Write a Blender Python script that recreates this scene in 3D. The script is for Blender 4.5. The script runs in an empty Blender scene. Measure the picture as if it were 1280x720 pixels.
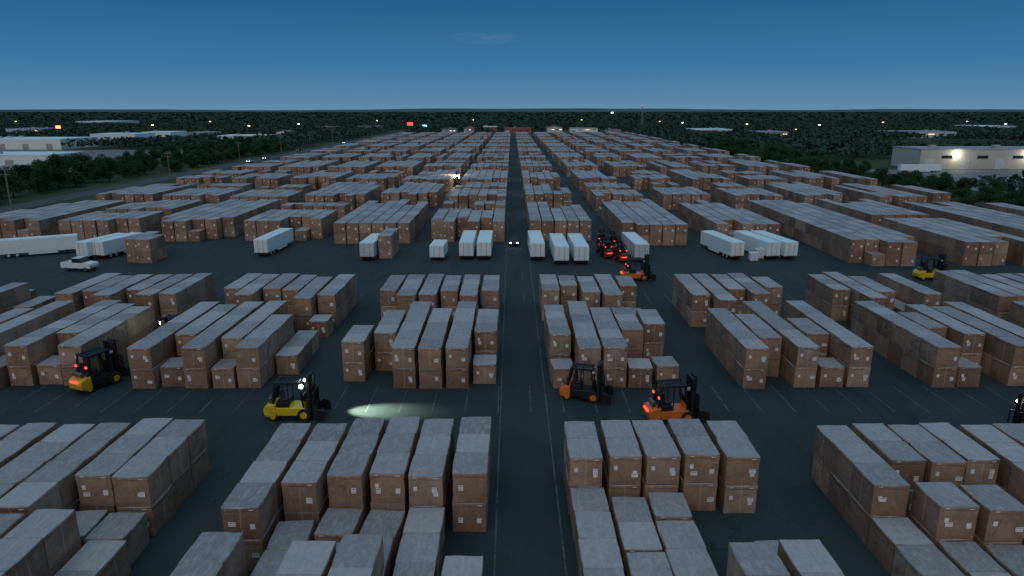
import bpy, math, random
import numpy as np
from mathutils import Vector, Matrix, noise as mnoise
random.seed(7); rng = np.random.default_rng(7)
R = math.radians
scene = bpy.context.scene
col = scene.collection
H = 24.0; F = 853.0; PITCH = R(14.6); CP = math.cos(PITCH); SP = math.sin(PITCH)

def P(px, py, z=0.0):
    v = py - 360.0
    t = (H - z) / (F*SP + v*CP)
    return ((px-640.0)*t, (F*CP - v*SP)*t)
def project(x, y, z):
    d = H - z
    zc = y*CP + d*SP
    yc = -y*SP + d*CP
    return 640 + F*x/zc, 360 + F*yc/zc, zc

# ---------------------------------------------------------------- materials
def new_mat(name):
    m = bpy.data.materials.new(name); m.use_nodes = True
    nt = m.node_tree
    for n in list(nt.nodes): nt.nodes.remove(n)
    out = nt.nodes.new('ShaderNodeOutputMaterial')
    b = nt.nodes.new('ShaderNodeBsdfPrincipled')
    nt.links.new(b.outputs[0], out.inputs[0])
    return m, nt, b
def N(nt, t, **kw):
    n = nt.nodes.new(t)
    for k, v in kw.items(): setattr(n, k, v)
    return n
def math_(nt, op, a, b=None, c=None, clamp=False):
    n = nt.nodes.new('ShaderNodeMath'); n.operation = op; n.use_clamp = clamp
    for i, s in enumerate((a, b, c)):
        if s is None: continue
        if isinstance(s, (int, float)): n.inputs[i].default_value = s
        else: nt.links.new(s, n.inputs[i])
    return n.outputs[0]
def mixc(nt, fac, a, b, blend='MIX'):
    n = nt.nodes.new('ShaderNodeMix'); n.data_type = 'RGBA'; n.blend_type = blend
    for idx, s in ((0, fac), (6, a), (7, b)):
        if isinstance(s, (int, float)): n.inputs[idx].default_value = s
        elif isinstance(s, tuple): n.inputs[idx].default_value = (*s[:3], 1)
        else: nt.links.new(s, n.inputs[idx])
    return n.outputs[2]
def noise_(nt, vec, scale, detail=4, rough=.6, dist=0):
    n = nt.nodes.new('ShaderNodeTexNoise'); n.inputs['Scale'].default_value = scale
    n.inputs['Detail'].default_value = detail; n.inputs['Roughness'].default_value = rough
    n.inputs['Distortion'].default_value = dist
    if vec is not None: nt.links.new(vec, n.inputs['Vector'])
    return n.outputs[0]
def smooth(nt, v, a, b, lo=0.0, hi=1.0):
    n = nt.nodes.new('ShaderNodeMapRange'); n.interpolation_type = 'SMOOTHSTEP'
    nt.links.new(v, n.inputs[0])
    n.inputs[1].default_value = a; n.inputs[2].default_value = b
    n.inputs[3].default_value = lo; n.inputs[4].default_value = hi
    return n.outputs[0]

def simple(name, c, rough=.6, metal=0., var=.35, scale=1.5, bump=0., emit=None, es=0., coat=0.):
    m, nt, b = new_mat(name)
    g = N(nt, 'ShaderNodeNewGeometry'); 
    n1 = noise_(nt, g.outputs['Position'], scale, 5)
    n2 = noise_(nt, g.outputs['Position'], scale*9, 3)
    f = math_(nt, 'MULTIPLY', n1, n2)
    f = smooth(nt, f, .12, .42)
    dark = tuple(x*(1-var) for x in c); lite = tuple(min(1, x*(1+var*.35)) for x in c)
    nt.links.new(mixc(nt, f, dark, lite), b.inputs['Base Color'])
    b.inputs['Roughness'].default_value = rough; b.inputs['Metallic'].default_value = metal
    if coat: b.inputs['Coat Weight'].default_value = coat
    if bump:
        bp = N(nt, 'ShaderNodeBump'); bp.inputs['Strength'].default_value = bump; bp.inputs['Distance'].default_value = .05
        nt.links.new(n2, bp.inputs['Height']); nt.links.new(bp.outputs[0], b.inputs['Normal'])
    if emit:
        b.inputs['Emission Color'].default_value = (*emit, 1); b.inputs['Emission Strength'].default_value = es
    return m

def carton_material(name, far=False):
    m, nt, b = new_mat(name)
    g = N(nt, 'ShaderNodeNewGeometry'); oi = N(nt, 'ShaderNodeObjectInfo'); uv = N(nt, 'ShaderNodeUVMap'); uv.uv_map = 'UVMap'
    sc = N(nt, 'ShaderNodeSeparateColor'); nt.links.new(oi.outputs['Color'], sc.inputs[0])
    rnd = math_(nt, 'FRACT', math_(nt, 'ADD', sc.outputs[0], g.outputs['Random Per Island']))
    rnd2 = math_(nt, 'FRACT', math_(nt, 'MULTIPLY', rnd, 17.31))
    rnd3 = math_(nt, 'FRACT', math_(nt, 'MULTIPLY', rnd, 71.7))
    su = N(nt, 'ShaderNodeSeparateXYZ'); nt.links.new(uv.outputs[0], su.inputs[0])
    sn = N(nt, 'ShaderNodeSeparateXYZ'); nt.links.new(g.outputs['True Normal'], sn.inputs[0])
    top = smooth(nt, sn.outputs[2], .5, .8)
    front = smooth(nt, math_(nt, 'MULTIPLY', sn.outputs[1], -1.0), .5, .8)
    pos = g.outputs['Position']
    n1 = noise_(nt, pos, .5, 6, .65, .8)
    n2 = noise_(nt, pos, 2.6, 5, .6, .6)
    mp = N(nt, 'ShaderNodeMapping'); nt.links.new(pos, mp.inputs[0]); mp.inputs['Scale'].default_value = (1.8, .8, 1.0); mp.inputs['Rotation'].default_value = (0, 0, .5)
    n3 = noise_(nt, mp.outputs[0], 1.1, 5, .6, 2.2)
    card = mixc(nt, rnd, (.190, .108, .072), (.400, .250, .170))
    card = mixc(nt, math_(nt, 'MULTIPLY', smooth(nt, rnd3, .7, .9), .5), card, (.46, .36, .29))
    card = mixc(nt, smooth(nt, n1, .35, .8), card, (.17, .102, .070))
    wrap = mixc(nt, rnd2, (.220, .200, .205), (.395, .375, .385))
    wrap = mixc(nt, math_(nt, 'MULTIPLY', smooth(nt, n3, .38, .75), .40), wrap, (.52, .53, .57))
    wrap = mixc(nt, math_(nt, 'MULTIPLY', smooth(nt, n2, .46, .74), .12 if far else .28), wrap, (.20, .155, .135))
    side = mixc(nt, math_(nt, 'MULTIPLY', smooth(nt, n3, .42, .78), .15 if far else .28), card, (.44, .38, .36))
    if not far: side = mixc(nt, math_(nt, 'MULTIPLY', smooth(nt, n2, .50, .72), .22), side, (.15, .09, .06))
    c = mixc(nt, top, side, wrap)
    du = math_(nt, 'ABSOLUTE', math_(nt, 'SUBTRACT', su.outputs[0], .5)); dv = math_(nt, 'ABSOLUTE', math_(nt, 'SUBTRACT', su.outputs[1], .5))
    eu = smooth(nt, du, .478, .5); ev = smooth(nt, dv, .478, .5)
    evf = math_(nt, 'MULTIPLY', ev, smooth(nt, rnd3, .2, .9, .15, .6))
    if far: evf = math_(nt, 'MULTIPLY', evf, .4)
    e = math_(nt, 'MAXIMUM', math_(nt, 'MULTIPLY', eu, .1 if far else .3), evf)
    c = mixc(nt, e, c, (.10, .070, .055))  # crushed edges and seams, with occlusion-like shade painted into the colour
    tape = math_(nt, 'MULTIPLY', smooth(nt, du, .026, .018), .3)
    c = mixc(nt, math_(nt, 'MULTIPLY', tape, smooth(nt, rnd2, .4, .6)), c, (.54, .47, .42))
    def sticker(cu, cv, hu, hv):
        lu = smooth(nt, math_(nt, 'ABSOLUTE', math_(nt, 'SUBTRACT', su.outputs[0], cu)), hu+.006, hu)
        lv = smooth(nt, math_(nt, 'ABSOLUTE', math_(nt, 'SUBTRACT', su.outputs[1], cv)), hv+.006, hv)
        return math_(nt, 'MULTIPLY', math_(nt, 'MULTIPLY', lu, lv), front)
    l1 = math_(nt, 'MULTIPLY', sticker(.80, .42, .065, .085), smooth(nt, rnd2, .20, .22))
    l2 = math_(nt, 'MULTIPLY', sticker(.20, .60, .05, .07), smooth(nt, rnd3, .35, .37))
    lab = math_(nt, 'MAXIMUM', l1, l2)
    c = mixc(nt, math_(nt, 'MULTIPLY', lab, .9), c, (.80, .81, .84))
    nt.links.new(c, b.inputs['Base Color'])
    nt.links.new(smooth(nt, n3, .3, .8, .58, .36), b.inputs['Roughness'])
    b.inputs['Specular IOR Level'].default_value = .5
    bp = N(nt, 'ShaderNodeBump'); bp.inputs['Strength'].default_value = .08 if far else .35; bp.inputs['Distance'].default_value = .07
    nt.links.new(math_(nt, 'ADD', n3, n2), bp.inputs['Height']); nt.links.new(bp.outputs[0], b.inputs['Normal'])
    return m

def leaf_material(name, c0, c1):
    m, nt, b = new_mat(name)
    g = N(nt, 'ShaderNodeNewGeometry'); oi = N(nt, 'ShaderNodeObjectInfo')
    f = math_(nt, 'FRACT', math_(nt, 'ADD', g.outputs['Random Per Island'], oi.outputs['Random']))
    n = noise_(nt, g.outputs['Position'], .12, 3)
    f = math_(nt, 'MULTIPLY', f, smooth(nt, n, .3, .7), clamp=True)
    nt.links.new(mixc(nt, f, c0, c1), b.inputs['Base Color']); b.inputs['Roughness'].default_value = .85
    b.inputs['Specular IOR Level'].default_value = .08
    return m

def ground_material():
    m, nt, b = new_mat('grassland')
    g = N(nt, 'ShaderNodeNewGeometry')
    n1 = noise_(nt, g.outputs['Position'], .012, 6, .6); n2 = noise_(nt, g.outputs['Position'], .35, 5, .7)
    c = mixc(nt, smooth(nt, n1, .35, .62), (.036, .062, .032), (.080, .098, .052))
    c = mixc(nt, math_(nt, 'MULTIPLY', n2, .6), c, (.032, .048, .026))
    nt.links.new(c, b.inputs['Base Color']); b.inputs['Roughness'].default_value = .95; b.inputs['Specular IOR Level'].default_value = .1
    return m
def asphalt_material(name, base, pale):
    m, nt, b = new_mat(name)
    g = N(nt, 'ShaderNodeNewGeometry')
    mp = N(nt, 'ShaderNodeMapping'); nt.links.new(g.outputs['Position'], mp.inputs[0]); mp.inputs['Scale'].default_value = (.30, .05, 1)
    tr = noise_(nt, mp.outputs[0], 1.6, 5, .65, .5)
    n1 = noise_(nt, g.outputs['Position'], .09, 6, .65, .7); n2 = noise_(nt, g.outputs['Position'], 14, 4, .8)
    c = mixc(nt, smooth(nt, n1, .32, .7), base, pale)
    c = mixc(nt, math_(nt, 'MULTIPLY', smooth(nt, tr, .5, .75), .5), c, tuple(x*.5 for x in base))
    c = mixc(nt, math_(nt, 'MULTIPLY', smooth(nt, n2, .5, .75), .3), c, tuple(x*1.6 for x in pale))
    vo = N(nt, 'ShaderNodeTexVoronoi'); vo.feature = 'DISTANCE_TO_EDGE'; vo.inputs['Scale'].default_value = .14
    nz = N(nt, 'ShaderNodeTexNoise'); nz.inputs['Scale'].default_value = .5; nt.links.new(g.outputs['Position'], nz.inputs['Vector'])
    va = N(nt, 'ShaderNodeVectorMath'); va.operation = 'MULTIPLY_ADD'; nt.links.new(nz.outputs['Color'], va.inputs[0]); va.inputs[1].default_value = (4, 4, 0); nt.links.new(g.outputs['Position'], va.inputs[2])
    nt.links.new(va.outputs[0], vo.inputs['Vector'])
    cr = smooth(nt, vo.outputs['Distance'], .006, .002)
    c = mixc(nt, math_(nt, 'MULTIPLY', math_(nt, 'MULTIPLY', cr, .45), smooth(nt, n1, .45, .6)), c, (.008, .009, .009))
    nt.links.new(c, b.inputs['Base Color'])
    nt.links.new(smooth(nt, n1, .3, .7, .62, .82), b.inputs['Roughness'])
    b.inputs['Specular IOR Level'].default_value = .25
    return m

M = {}
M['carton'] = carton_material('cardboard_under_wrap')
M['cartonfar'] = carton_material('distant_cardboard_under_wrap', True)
M['asphalt'] = asphalt_material('lot_asphalt', (.020, .031, .034), (.035, .049, .053))
M['road'] = asphalt_material('road_asphalt', (.060, .068, .070), (.085, .092, .094))
M['paving'] = asphalt_material('pale_paving', (.13, .14, .14), (.20, .205, .205))
M['grass'] = ground_material()
M['kerb'] = simple('kerb_concrete', (.22, .22, .21), .85)
M['line'] = simple('worn_paint', (.10, .12, .12), .7, var=.75, scale=.8)
M['label'] = simple('paper_label', (.80, .80, .80), .6, var=.08)
M['ink'] = simple('black_ink', (.05, .05, .05), .7)
M['yellow'] = simple('yellow_paint', (.80, .56, .02), .35, var=.3, coat=.3)
M['amber'] = simple('amber_paint', (.80, .42, .02), .35, var=.3, coat=.3)
M['orange'] = simple('orange_paint', (.85, .20, .03), .35, var=.3, coat=.3)
M['red'] = simple('red_paint', (.45, .03, .02), .35, var=.3, coat=.3)
M['black'] = simple('black_steel', (.012, .012, .014), .5, var=.3)
M['rubber'] = simple('rubber', (.02, .02, .02), .85)
M['steel'] = simple('worn_steel', (.18, .18, .19), .4, .7)
M['seat'] = simple('black_vinyl', (.025, .025, .028), .5)
M['lit'] = simple('lit_headlamp', (1, 1, .9), .3, emit=(.85, 1, .85), es=30)
M['flood'] = simple('lit_flood_lamp', (1, 1, .9), .3, emit=(1, .88, .62), es=40)
M['litwarm'] = simple('lit_warm_lamp', (1, .8, .5), .3, emit=(1, .72, .32), es=6)
M['litwhite'] = simple('lit_white_lamp', (1, 1, 1), .3, emit=(.85, .95, 1), es=7)
M['litred'] = simple('lit_red_lamp', (1, .05, .03), .3, emit=(1, .06, .03), es=2.5)
M['unlit'] = simple('lamp_glass', (.35, .36, .36), .2)
M['tailoff'] = simple('red_lens', (.25, .02, .02), .3)
M['white'] = simple('white_panel', (.72, .80, .82), .4, var=.08, scale=.4)
M['white2'] = simple('white_panel_dusty', (.56, .61, .63), .5, var=.2, scale=.4)
M['roofwhite'] = simple('white_roof', (.72, .86, .90), .5, var=.08, scale=.3)
M['wrapwhite'] = simple('white_shrink_wrap', (.66, .70, .73), .3, var=.15, scale=2.5, bump=.5)
M['wood'] = simple('pallet_wood', (.25, .17, .10), .8)
M['glass'] = simple('dark_glass', (.02, .03, .035), .1)
M['beige'] = simple('beige_wall', (.50, .49, .45), .8, var=.12, scale=.2)
M['greywall'] = simple('grey_wall', (.36, .37, .38), .8, var=.15, scale=.2)
M['brick'] = simple('red_brick_wall', (.32, .12, .09), .85, var=.2, scale=.5)
M['redroof'] = simple('red_roof', (.30, .12, .10), .8, var=.2, scale=.5)
M['darkroof'] = simple('dark_roof', (.12, .12, .13), .9, var=.2, scale=.3)
M['greyroof'] = simple('grey_roof', (.30, .34, .37), .8, var=.2, scale=.15)
M['poleWood'] = simple('weathered_pole_wood', (.20, .18, .16), .9)
M['poleSteel'] = simple('galvanised_steel', (.30, .31, .32), .5, .4)
M['bark'] = simple('bark', (.05, .04, .03), .95)
M['leafA'] = leaf_material('leaves_dark', (.024, .056, .028), (.058, .108, .046))
M['leafB'] = leaf_material('leaves_mid', (.028, .062, .028), (.068, .120, .050))
M['far'] = leaf_material('far_canopy', (.030, .064, .048), (.044, .084, .056))  # bluish haze of distance mixed into this leaf colour
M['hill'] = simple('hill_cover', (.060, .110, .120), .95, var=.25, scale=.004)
M['litwindow'] = simple('lit_window', (1, .8, .5), .4, emit=(1, .75, .4), es=1.2)
M['signred'] = simple('lit_red_sign', (1, .1, .05), .4, emit=(1, .10, .07), es=1.2)
M['signblue'] = simple('lit_blue_sign', (.2, .4, 1), .4, emit=(.35, .6, 1), es=1.6)
M['signamber'] = simple('lit_amber_sign', (1, .5, .1), .4, emit=(1, .38, .08), es=2.2)

# ---------------------------------------------------------------- mesh builder
class MB:
    def __init__(s): s.v = []; s.f = []; s.m = []
    def add(s, vs, fs, mi=0):
        o = len(s.v); s.v += [tuple(p) for p in vs]; s.f += [tuple(i+o for i in f) for f in fs]; s.m += [mi]*len(fs)
    def box(s, x0, x1, y0, y1, z0, z1, mi=0):
        s.add([(x0,y0,z0),(x1,y0,z0),(x1,y1,z0),(x0,y1,z0),(x0,y0,z1),(x1,y0,z1),(x1,y1,z1),(x0,y1,z1)],
              [(0,3,2,1),(4,5,6,7),(0,1,5,4),(1,2,6,5),(2,3,7,6),(3,0,4,7)], mi)
    def prism(s, pts, y0, y1, mi=0):
        n = len(pts)
        s.add([(p[0], y0, p[1]) for p in pts] + [(p[0], y1, p[1]) for p in pts],
              [tuple(range(n)), tuple(range(2*n-1, n-1, -1))] + [((i+1)%n, i, i+n, (i+1)%n+n) for i in range(n)], mi)
    def tube(s, p0, p1, r0, r1=None, n=8, mi=0):
        r1 = r0 if r1 is None else r1
        p0 = Vector(p0); p1 = Vector(p1); d = (p1-p0).normalized()
        a = d.orthogonal().normalized(); b = d.cross(a)
        vs = []
        for p, r in ((p0, r0), (p1, r1)):
            for i in range(n):
                t = 2*math.pi*i/n; vs.append(p + a*math.cos(t)*r + b*math.sin(t)*r)
        s.add(vs, [(i, (i+1)%n, (i+1)%n+n, i+n) for i in range(n)] + [tuple(range(n-1,-1,-1)), tuple(range(n, 2*n))], mi)
    def build(s, name, mats, parent=None, bevel=0, smoothf=False):
        me = bpy.data.meshes.new(name); me.from_pydata(s.v, [], s.f)
        if not isinstance(mats, (list, tuple)): mats = [mats]
        for m in mats: me.materials.append(m)
        if len(mats) > 1: me.polygons.foreach_set('material_index', s.m)
        if smoothf: me.polygons.foreach_set('use_smooth', [True]*len(s.f))
        me.update()
        o = bpy.data.objects.new(name, me); col.objects.link(o)
        if parent: o.parent = parent
        if bevel:
            b = o.modifiers.new('bevel', 'BEVEL'); b.width = bevel; b.segments = 2; b.limit_method = 'ANGLE'
        return o
def tag(o, label=None, cat=None, group=None, kind=None):
    if label: o['label'] = label
    if cat: o['category'] = cat
    if group: o['group'] = group
    if kind: o['kind'] = kind
    return o
def empty(name, loc=(0,0,0), rz=0):
    o = bpy.data.objects.new(name, None); col.objects.link(o); o.location = loc; o.rotation_euler = (0,0,rz); o.empty_display_size = .3
    return o
def copy_tree(o, parent=None):
    c = o.copy(); col.objects.link(c)
    if parent: c.parent = parent
    for ch in list(o.children):
        if ch.type == 'LIGHT': continue
        copy_tree(ch, c)
    return c

# ---------------------------------------------------------------- setting
def sheet(name, x0, x1, y0, y1, z, m):
    b = MB()
    b.add([(x0,y0,z),(x1,y0,z),(x1,y1,z),(x0,y1,z)], [(0,1,2,3)])
    o = b.build(name, m); o['kind'] = 'structure'; return o
sheet('ground', -9000, 9000, -400, 16000, -.12, M['grass'])
LX0, LX1, LY1 = -112, 114, 700
sheet('lot_pavement', LX0, LX1, -60, LY1, 0, M['asphalt'])
b = MB(); b.box(LX0-.3, LX0, -60, LY1, -.12, .13); b.box(LX1, LX1+.3, -60, LY1, -.12, .13); b.box(LX0-.3, LX1+.3, LY1+.001, LY1+.3, -.12, .125)
b.build('kerb', M['kerb'])['kind'] = 'structure'
sheet('highway', -131, -123, -100, 1500, -.06, M['road'])
sheet('cross_street', -900, 900, 722, 734, -.05, M['road'])
sheet('warehouse_yard', 138, 290, 212, 289, -.05, M['paving'])
sheet('retail_yard', -400, -176, 240, 436, -.05, M['paving'])
sheet('distant_yard', -420, -260, 520, 600, -.05, M['paving'])
sheet('woodland_yard', 240, 420, 420, 500, -.05, M['paving'])
b = MB()
for i in range(230):
    b.box(-127.1, -126.9, -60+i*6, -57+i*6, -.07, -.05)
b.box(-130.6, -130.45, -100, 1500, -.07, -.05); b.box(-123.6, -123.45, -100, 1500, -.07, -.05)
for i in range(22): b.box(150+i*5, 150.14+i*5, 219, 224, -.07, -.04)
for i in range(30): b.box(-340+i*5, -339.86+i*5, 256, 261, -.07, -.04)
b.build('road_marking', M['line'])['kind'] = 'structure'
b = MB()
def ln(x0, x1, y0, y1): b.add([(x0,y0,.006),(x1,y0,.006),(x1,y1,.006),(x0,y1,.006)], [(0,1,2,3)])
x = -110.0
while x < 110:
    for (ya, yb_) in ((51.6, 57.2), (84.5, 89.5), (96.5, 101.5), (118, 124)):
        ln(x, x+.10, ya, yb_)
    x += 2.72
ln(-1.0, -.9, 20, 690); ln(2.85, 2.95, 20, 690)
b.build('parking_line', M['line'])['kind'] = 'structure'

b = MB()
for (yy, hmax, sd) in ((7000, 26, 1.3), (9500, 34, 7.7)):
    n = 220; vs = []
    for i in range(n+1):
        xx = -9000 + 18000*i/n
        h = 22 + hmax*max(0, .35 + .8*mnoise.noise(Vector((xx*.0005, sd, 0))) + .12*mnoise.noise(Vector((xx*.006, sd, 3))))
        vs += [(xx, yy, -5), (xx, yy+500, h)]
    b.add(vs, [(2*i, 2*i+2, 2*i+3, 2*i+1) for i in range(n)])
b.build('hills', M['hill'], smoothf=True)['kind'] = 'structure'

# ---------------------------------------------------------------- cartons
W_, L_, HT = 2.36, 2.50, 1.93
CART = []
ORD = ['first','second','third','fourth','fifth','sixth','seventh','eighth','ninth','tenth','eleventh','twelfth','thirteenth','fourteenth','fifteenth']
def column(row, side, ci, ncol, xc, segs, near=True, jit=.03):
    j = 0; prev = 0; lasty = -99
    xj = random.uniform(-.07, .07); rz = random.uniform(-.012, .012); wcol = random.uniform(.92, 1.0)
    if not near: rz *= .2; xj *= .4; wcol = random.uniform(.97, 1.0)
    for (yf, cnt, tiers) in segs:
        y = yf; prev = 0 if j == 0 or y > lasty + .8 else prev
        for k in range(cnt):
            sk = random.uniform(-.09, .09) if (near and cnt == 1 and tiers == 1) else 0
            for t in range(tiers):
                CART.append(dict(x=xc+xj+random.uniform(-jit, jit)+(y-segs[0][0])*math.sin(-rz), y=y+L_/2, z=t*HT,
                    rz=rz+sk+random.uniform(-.008, .008)*(2 if t else 1)*(1 if near else .4), w=wcol*random.uniform(.98, 1), top=(t == tiers-1), front=(t >= prev), edge=(ci == 0 and xc > 0) or (ci == ncol-1 and xc < 0),
                    row=row, side=side, ci=ci, j=j, t=t, tiers=tiers, near=near))
            prev = tiers; y += L_; lasty = y; j += 1
def block(row, side, x0, cols, near=True):
    for i, segs in enumerate(cols):
        if segs: column(row, side, i, len(cols), x0 + (i+.5)*W_, segs, near)

SL = {'L1': 'just left of aisle', 'R1': 'just right of aisle', 'L2': 'second left of aisle', 'R2': 'second right of aisle',
      'L3': 'third left of aisle', 'R3': 'third right of aisle', 'L4': 'fourth left of aisle', 'R4': 'fourth right of aisle'}
block('front-row', 'L1', -15.5, [[(19.6,4,2)], [(18.4,5,1)], [(18.9,4,2),(29.0,1,1)], [(19.4,4,2),(29.4,1,1)], [(19.8,6,1)], [(20.4,4,1)]])
block('front-row', 'R1', 3.3, [[(19.4,7,1)], [(18.2,5,1)], [(18.5,6,1)], [(18.8,4,2)], [(19.0,4,2),(29.2,1,1)]])
block('front-row', 'L2', -34.5, [[(20,4,2)], [(20,4,2)], [(20,4,1)], [(21.2,4,2)], [(21.6,4,2)], [(19.2,5,1)]])
block('front-row', 'R2', 20.0, [[(23.8,4,1)], [(21.6,4,1)], [(21.3,4,1)], [(22.6,4,1)], [(24,4,1)], [(21,4,2)]])
block('second-row', 'L1', -15.5, [[(31.7,4,2)], [(31.0,1,1),(34.2,3,2)], [(32.2,1,1),(35.0,3,2)], [(32.0,1,1),(35.2,3,2)], [(34.9,3,2)], [(35.2,3,2)]])
block('second-row', 'R1', 3.3, [[(37.0,2,2)], [(30.9,2,1),(37.2,2,2)], [(33.9,1,1),(37.2,2,2)], [(37.4,2,2)], [(37.1,2,2)]])
block('second-row', 'L2', -34.7, [[(29.0,5,2)], [(31.8,4,2)], [(31.6,4,2)], [(31.8,4,2)], [(32.0,1,1),(35.0,3,2)], [(31.8,1,1),(34.8,3,2)]])
block('second-row', 'R2', 20.0, [[(33.9,3,2)], [(31.8,1,2),(36.7,2,2)], [(31.5,1,2),(36.5,2,2)], [(32.8,1,1),(36.8,2,2)], [(34.0,3,2)], [(34.2,3,2)]])
block('third-row', 'L1', -15.5, [[(58.2,2,2)], [(60.8,3,2)], [(56.6,6,2)], [(56.5,5,2)], [(56.6,6,2)], [(57.6,1,1),(61.2,3,2)]])
block('third-row', 'R1', 3.3, [[(56.6,1,1),(60.3,4,2)], [(56.7,6,2)], [(56.8,5,2)], [(56.7,1,1),(61.8,3,2)], [(57.2,1,1),(63.6,2,2)]])
block('third-row', 'L2', -34.0, [[(56.5,6,2)], [(57.0,1,1),(60.4,4,2)], [(56.6,6,2)], [(56.6,1,1),(59.4,5,2)], [(56.7,4,2)], [(59.9,3,1)]])
block('third-row', 'R2', 20.3, [[(56.5,5,2)], [(59.4,3,2)], [(56.8,6,2)], [(56.9,1,1),(60.5,2,2)], [(56.9,6,2)], None])
block('third-row', 'R3', 37.3, [[(56.8,6,2)], [(56.9,1,1),(62.5,2,2)], [(60.5,4,2)], [(57.2,5,2)], [(56.5,6,2)]])
block('third-row', 'L3', -52.3, [[(56.5,5,2)], [(56.8,6,2)], [(56.3,5,1)], [(57.2,6,2)], [(57.5,1,1),(60.8,4,2)], [(57.2,5,2)]])
block('third-row', 'R4', 54.5, [[(56.8,6,2)], [(57.9,5,2)], [(57.2,5,2)], [(56.5,6,2)], [(56.5,6,2)]])
block('fourth-row', 'L1', -15.5, [[(76.4,3,2)], [(74.2,4,2)], [(74.6,4,2)], [(76.3,3,2)], [(74.2,4,2)], [(76.4,3,2)]])
block('fourth-row', 'R1', 3.3, [[(76.8,3,2)], [(78.8,2,2)], [(75.7,3,2)], [(74.4,4,2)], [(73.2,1,1),(78.5,2,2)]])
block('fourth-row', 'L2', -34.0, [[(77.4,3,2)], [(74.5,4,2)], [(77.3,3,2)], [(76.6,3,2)], [(73.0,4,2)], [(70.6,1,1),(74.4,4,2)]])
block('fourth-row', 'R2', 20.3, [[(74.4,4,2)], [(72.2,5,2)], [(76.9,3,2)], [(75.0,4,2)], [(78.0,2,2)]])
block('fourth-row', 'R3', 37.3, [[(76.8,3,2)], [(73.2,5,2)], [(75.8,3,2)], [(74.8,3,1)], [(74.8,4,2)]])
block('fourth-row', 'L3', -52.3, [[(75,4,2)], [(76.2,3,2)], [(74.3,4,2)], [(76.8,3,2)], [(74.5,4,2)], [(75.0,4,2)]])
block('fourth-row', 'R4', 54.5, [[(73.8,5,2)], [(74.2,5,2)], [(76.8,3,2)], [(74.8,4,2)], [(74.8,4,2)]])
block('fourth-row', 'L4', -70, [[(74,3,2)], [(74.0,3,2)], [(73.3,3,2)], [(74.2,4,1)], [(72.5,3,2)], [(76,2,1)]])
block('fourth-row', 'R4b', 72, [[(72,5,2)], [(73.2,4,2)], [(74.8,4,2)], [(73.8,4,2)], [(73.8,4,2)]], near=False)
x_left = [-15.5 - 17.6*i for i in range(6)]; x_right = [3.3 + 17.1*i for i in range(7)]
bands = [(125, 159), (167, 199), (209, 243), (255, 293), (305, 341), (353, 392), (404, 445), (457, 498), (510, 552), (563, 608), (619, 674)]
for bi, (y0, y1) in enumerate(bands):
    for xb in x_left + x_right:
        nc = 6 if xb < 0 else 5
        ys = y0 + random.uniform(-2, 3); ye = y1 + random.uniform(-4, 2)
        if bi == 0 and xb > 50: ys = 106 + random.uniform(-2, 3)
        if bi == 0 and xb < -70: ys = 128
        if bi == 0 and xb in (x_left[3],): ys = 127
        gapcols = set()
        if random.random() < .4: gapcols = {random.choice([0, nc-1, random.randrange(nc)])}
        mid = random.random() < .45; ym0 = ys + (ye-ys)*random.uniform(.35, .6); gw = random.uniform(2, 5)
        for ci in range(nc):
            if xb + (ci+1)*W_ > LX1-3 or xb + ci*W_ < LX0+2: continue
            y = ys + random.choice([0, 0, 0, .1, .2, 2.5, 5.0]); yend = ye - random.choice([0, 0, 0, .2, 2.5, 5.0, 7.5])
            if ci in gapcols and bi: yend = ys + (ye-ys)*random.uniform(.25, .6)
            segs = []
            if random.random() < .12: n1 = random.choice([1, 1, 2]); segs.append((y, n1, 1)); y += L_*n1
            if mid:
                n = int((ym0+random.uniform(-2, 1)-y)/L_)
                if n > 0: segs.append((y, n, 2))
                y = max(ym0 + gw + random.choice([0, 0, 0, 2.5]), y)
            n = int((yend-y)/L_)
            if n > 4 and random.random() < .22:
                q = random.randrange(1, 4); segs.append((y, n-q, 2)); segs.append((y+(n-q)*L_, q, 1))
            elif n > 0: segs.append((y, n, 2 if random.random() < .95 else 1))
            if segs: column('far', '', ci, nc, xb+(ci+.5)*W_, segs, False, .015)
for (px, py, n, t) in ((168, 328, 3, 2), (182, 329, 2, 2), (482, 323, 3, 2)):
    X, Y = P(px, py); column('far', '', 0, 1, X, [(Y, n, t)], False)

for c in CART:
    px, py, zc = project(c['x'], c['y'], c['z']+HT/2)
    inside = -25 < px < 1305 and py < 742 and zc > 3
    s = 0
    if c['top']: s += 2.2*2.5*(H-c['z']-HT)/zc
    if c['front']: s += 2.2*2.1
    if c['edge']: s += .35*2.5*2.1
    c['score'] = s/zc**2 if inside and c['near'] and c['row'] != 'far' and c['side'] in SL else 0
order = sorted(range(len(CART)), key=lambda i: -CART[i]['score'])
chosen = set(i for i in order[:296] if CART[i]['score'] > 0)

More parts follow.
